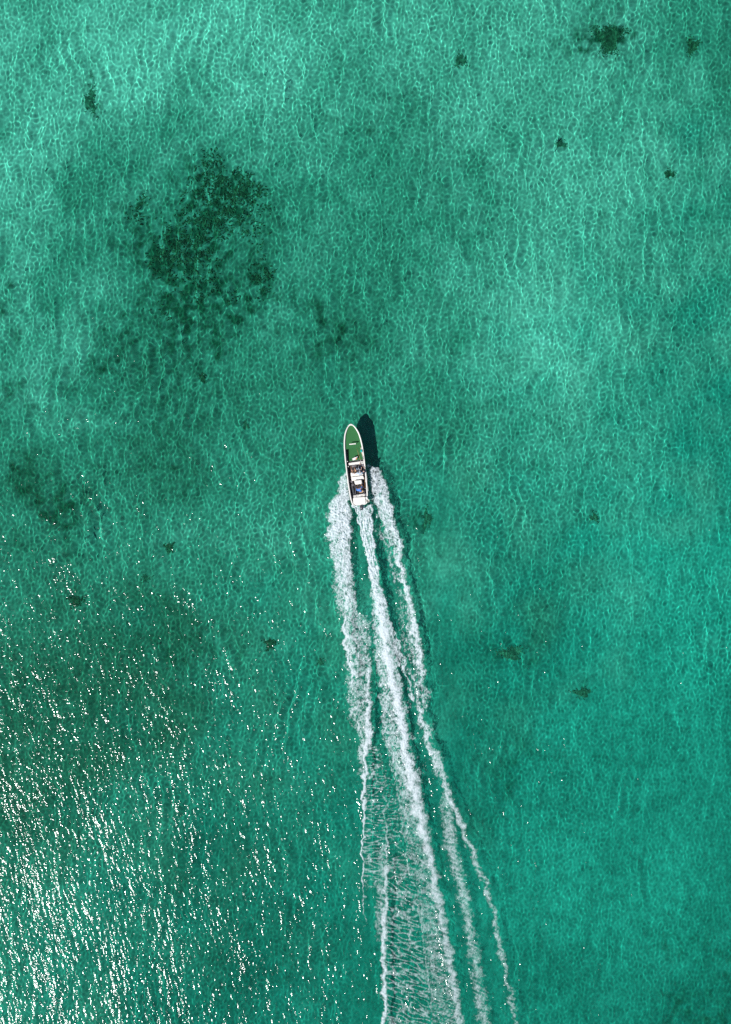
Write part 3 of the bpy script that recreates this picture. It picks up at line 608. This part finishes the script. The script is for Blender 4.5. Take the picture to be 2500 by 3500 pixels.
# ------------------------------------------------------------------ people
def skin(name, nodes, edges, m, parent, root=0, sub=2):
    me = bpy.data.meshes.new(name); me.from_pydata([n_[0] for n_ in nodes], edges, [])
    o = bpy.data.objects.new(name, me); COL.objects.link(o); o.parent = parent; me.materials.append(m)
    sk = o.modifiers.new('skin', 'SKIN'); ss = o.modifiers.new('sub', 'SUBSURF'); ss.levels = ss.render_levels = sub
    sk.use_smooth_shade = True
    if not me.skin_vertices: me.skin_vertices.new(name='')
    for k, n_ in enumerate(nodes):
        r_ = n_[1]; me.skin_vertices[0].data[k].radius = (r_, r_) if not hasattr(r_, '__len__') else r_
        me.skin_vertices[0].data[k].use_root = (k == root)
    return o
M_skin = [mat('skin_tan', (.50, .27, .17), .55), mat('skin_brown', (.33, .17, .10), .55), mat('skin_pale', (.62, .38, .28), .55)]
def person(label, J, skinm, shirt, trousers, hairm, long_trousers=True, shoes=None, face=(0, 1, 0), cap=False, group='people aboard the motorboat'):
    """J: joint name -> (x,y,z) in boat space; the pelvis is the origin of the person"""
    o0 = Vector(J['pelvis']); root = onboard('person', *o0, label, 'person', group)
    g = {k: Vector(v_) - o0 for k, v_ in J.items()}
    nodes = []; edges = []; ix = {}
    def nd(k, p, r): ix[k] = len(nodes); nodes.append((tuple(p), r)); return ix[k]
    def ed(a_, b_): edges.append((ix[a_], ix[b_]))
    nd('pelvis', g['pelvis'], .125); nd('waist', g['pelvis'].lerp(g['chest'], .5), .11); nd('chest', g['chest'], .14); nd('neckb', g['chest'].lerp(g['head'], .45), .06); nd('neck', g['chest'].lerp(g['head'], .62), .055)
    ed('pelvis', 'waist'); ed('waist', 'chest'); ed('chest', 'neckb'); ed('neckb', 'neck')
    hd = (g['head'] - g['chest']).normalized()
    nd('jaw', g['head'] - hd * .05, .075); nd('skull', g['head'] + hd * .03, .092); nd('crown', g['head'] + hd * .085, .07); ed('neck', 'jaw'); ed('jaw', 'skull'); ed('skull', 'crown')
    for s in 'lr':
        nd('sh' + s, g['sh' + s], .06); nd('el' + s, g['el' + s], .043); nd('wr' + s, g['wr' + s], .028)
        ed('chest', 'sh' + s); ed('sh' + s, 'el' + s); ed('el' + s, 'wr' + s)
        fa = (g['wr' + s] - g['el' + s]).normalized(); sd = fa.cross(Vector((0, 0, 1))); sd = (sd if sd.length > .1 else Vector((1, 0, 0))).normalized() * (1 if s == 'l' else -1)
        nd('pa' + s, g['wr' + s] + fa * .055, .03); ed('wr' + s, 'pa' + s)
        for f_, (o_, ln) in enumerate(((-.030, .062), (-.010, .075), (.010, .070), (.029, .055))):
            base = g['wr' + s] + fa * .09 + sd * o_; nd(f'f{s}{f_}a', base, .010); nd(f'f{s}{f_}b', base + fa * ln * .55 + Vector((0, 0, -.008)), .009); nd(f'f{s}{f_}c', base + fa * ln + Vector((0, 0, -.028)), .0075)
            ed('pa' + s, f'f{s}{f_}a'); ed(f'f{s}{f_}a', f'f{s}{f_}b'); ed(f'f{s}{f_}b', f'f{s}{f_}c')
        tb = g['wr' + s] + fa * .03 - sd * .035; nd(f't{s}a', tb, .012); nd(f't{s}b', tb + fa * .04 - sd * .02 + Vector((0, 0, -.012)), .009); ed('pa' + s, f't{s}a'); ed(f't{s}a', f't{s}b')
        nd('hip' + s, g['hip' + s], .095); nd('kn' + s, g['kn' + s], .06); nd('an' + s, g['an' + s], .04); nd('to' + s, g['to' + s], .032)
        nd('calf' + s, g['kn' + s].lerp(g['an' + s], .3), .056)
        ed('pelvis', 'hip' + s); ed('hip' + s, 'kn' + s); ed('kn' + s, 'calf' + s); ed('calf' + s, 'an' + s); ed('an' + s, 'to' + s)
    body = skin('body', nodes, edges, skinm, root)
    # clothing follows the same joints with a little more radius
    sn = [(g['pelvis'] + Vector((0, 0, .02)), .145), (g['pelvis'].lerp(g['chest'], .5), .135), (g['chest'], .162), (g['chest'].lerp(g['head'], .34), .075)]; se = [(0, 1), (1, 2), (2, 3)]
    for s in 'lr':
        k = len(sn); sn += [(g['sh' + s], .082), (g['sh' + s].lerp(g['el' + s], .75), .066)]; se += [(2, k), (k, k + 1)]
    skin('shirt', [(tuple(p), r) for p, r in sn], se, shirt, root)
    tn = [(g['pelvis'] - Vector((0, 0, .02)), .142)]; te = []
    for s in 'lr':
        k = len(tn); tn += [(g['hip' + s], .112), (g['hip' + s].lerp(g['kn' + s], .75), .088)]; te += [(0, k), (k, k + 1)]
        if long_trousers: tn += [(g['kn' + s], .076), (g['kn' + s].lerp(g['an' + s], .85), .062)]; te += [(k + 1, k + 2), (k + 2, k + 3)]
    skin('trousers', [(tuple(p), r) for p, r in tn], te, trousers, root)
    # head details
    f = Vector(face).normalized(); f = (f - hd * f.dot(hd)).normalized(); sx = f.cross(hd); hc = g['head'] + hd * .02
    bm = ellip(hc + f * .095 - hd * .015, (.014, .02, .02), seg=8); link('nose', from_bm(bm, True), skinm, body)
    for q_ in (1, -1):
        link('eye', from_bm(ellip(hc + f * .088 + sx * .032 * q_ + hd * .012, (.011,) * 3, seg=8), True), M_black, body)
        link('ear', from_bm(ellip(hc + sx * .094 * q_, (.012, .02, .03), seg=8), True), skinm, body)
    bm = ellip(hc + f * .088 - hd * .05, (.022, .008, .007), seg=8); link('mouth', from_bm(bm, True), M_org, body)
    rot = Matrix((sx, f, hd)).transposed()
    bm = ellip(Vector((0, 0, 0)), (.108, .112, .105), seg=16)
    bmesh.ops.delete(bm, geom=[v_ for v_ in bm.verts if v_.co.z < -.055 or (v_.co.y > .055 and v_.co.z < .045)], context='VERTS')
    bmesh.ops.transform(bm, matrix=Matrix.Translation(hc - f * .012 + hd * .03) @ rot.to_4x4(), verts=bm.verts)
    if cap: poly([(-.07, .05), (.07, .05), (.05, .18), (-.05, .18)], .02, .032, .003, bm=(b2_ := bmesh.new())); bmesh.ops.transform(b2_, matrix=Matrix.Translation(hc + hd * .03) @ rot.to_4x4(), verts=b2_.verts); tm = from_bm(b2_); bm.from_mesh(tm)
    link('cap' if cap else 'hair', from_bm(bm, True), hairm, body)
    if shoes:
        for s in 'lr':
            p_, q_ = g['an' + s], g['to' + s]; v_ = (q_ - p_).normalized(); link('shoe', from_bm(tube([p_ - v_ * .05, p_, q_, q_ + v_ * .04], [.03, .052, .048, .02], 10), True), shoes, root)
    return root
def J(**k): return {a_: tuple(b_) for a_, b_ in k.items()}
def at(q_, z): x_, y_ = Bq(*q_); return (x_, y_, z)
M_lblue = mat('light_blue_cloth', (.40, .50, .60), .9, .2, .12, 9); M_pale = mat('pale_shirt', (.66, .70, .73), .9, .2, .08, 9); M_denim = mat('denim', (.38, .44, .52), .9, .2, .15, 12)
M_navy = mat('navy_cloth', (.02, .03, .055), .9, .2, .2, 9); M_blue = mat('blue_shirt', (.09, .24, .66), .9, .2, .2, 9); M_kh = mat('khaki_shorts', (.52, .33, .18), .9, .2, .12, 9)
M_hairb = mat('hair_dark', (.02, .014, .012), .6); M_hairl = mat('hair_brown', (.07, .035, .02), .6); M_cap = mat('grey_cap', (.30, .33, .36), .8)
# left-hand passenger
person('person in a pale shirt, bare-legged, seated on the left of the middle bench', J(pelvis=at((560, 850), .68), chest=at((565, 815), 1.06), head=at((572, 775), 1.36),
    shl=at((470, 830), 1.14), shr=at((650, 805), 1.14), ell=at((440, 760), .95), elr=at((655, 745), .95), wrl=at((500, 725), .82), wrr=at((600, 700), .85),
    hipl=at((515, 835), .68), hipr=at((605, 825), .68), knl=at((455, 690), .78), knr=at((570, 660), .80), anl=at((430, 600), .34), anr=at((535, 585), .34), tol=at((425, 555), .28), tor=at((530, 545), .28)),
    M_skin[0], M_pale, M_kh, M_hairl, False)
person('person in a light blue shirt and pale jeans seated in the middle of the bench', J(pelvis=at((755, 835), .68), chest=at((750, 800), 1.06), head=at((742, 748), 1.36),
    shl=at((665, 805), 1.14), shr=at((830, 790), 1.14), ell=at((650, 735), .95), elr=at((840, 735), .95), wrl=at((690, 690), .85), wrr=at((790, 690), .85),
    hipl=at((710, 825), .68), hipr=at((800, 815), .68), knl=at((645, 660), .80), knr=at((700, 650), .80), anl=at((615, 600), .34), anr=at((690, 570), .34), tol=at((610, 560), .28), tor=at((690, 530), .28)),
    M_skin[2], M_lblue, M_denim, M_cap, True, M_grey, cap=True)
person('person in dark navy clothes at the right side with one leg stretched onto the thwart', J(pelvis=at((870, 790), .66), chest=at((875, 745), 1.02), head=at((880, 690), 1.32),
    shl=at((800, 750), 1.10), shr=at((925, 735), 1.08), ell=at((790, 680), .92), elr=at((925, 660), .95), wrl=at((800, 620), .84), wrr=at((890, 600), .88),
    hipl=at((835, 775), .66), hipr=at((905, 765), .66), knl=at((765, 620), .78), knr=at((865, 620), .82), anl=at((742, 480), .68), anr=at((860, 590), .34), tol=at((738, 430), .72), tor=at((858, 550), .28)),
    M_skin[2], M_navy, M_navy, M_hairb, True)
person('person in a blue shirt and tan shorts leaning over the console to steer', J(pelvis=at((800, 1440), 1.02), chest=at((720, 1365), 1.36), head=at((668, 1308), 1.52),
    shl=at((645, 1395), 1.40), shr=at((785, 1320), 1.40), ell=at((630, 1290), 1.25), elr=at((830, 1235), 1.22), wrl=at((665, 1225), 1.04), wrr=at((790, 1190), 1.04),
    hipl=at((760, 1455), 1.0), hipr=at((835, 1420), 1.0), knl=at((755, 1420), .66), knr=at((830, 1390), .66), anl=at((750, 1460), .32), anr=at((835, 1430), .32), tol=at((745, 1410), .27), tor=at((825, 1380), .27)),
    M_skin[0], M_blue, M_kh, M_hairb, False, None, face=(-.2, .9, -.2))
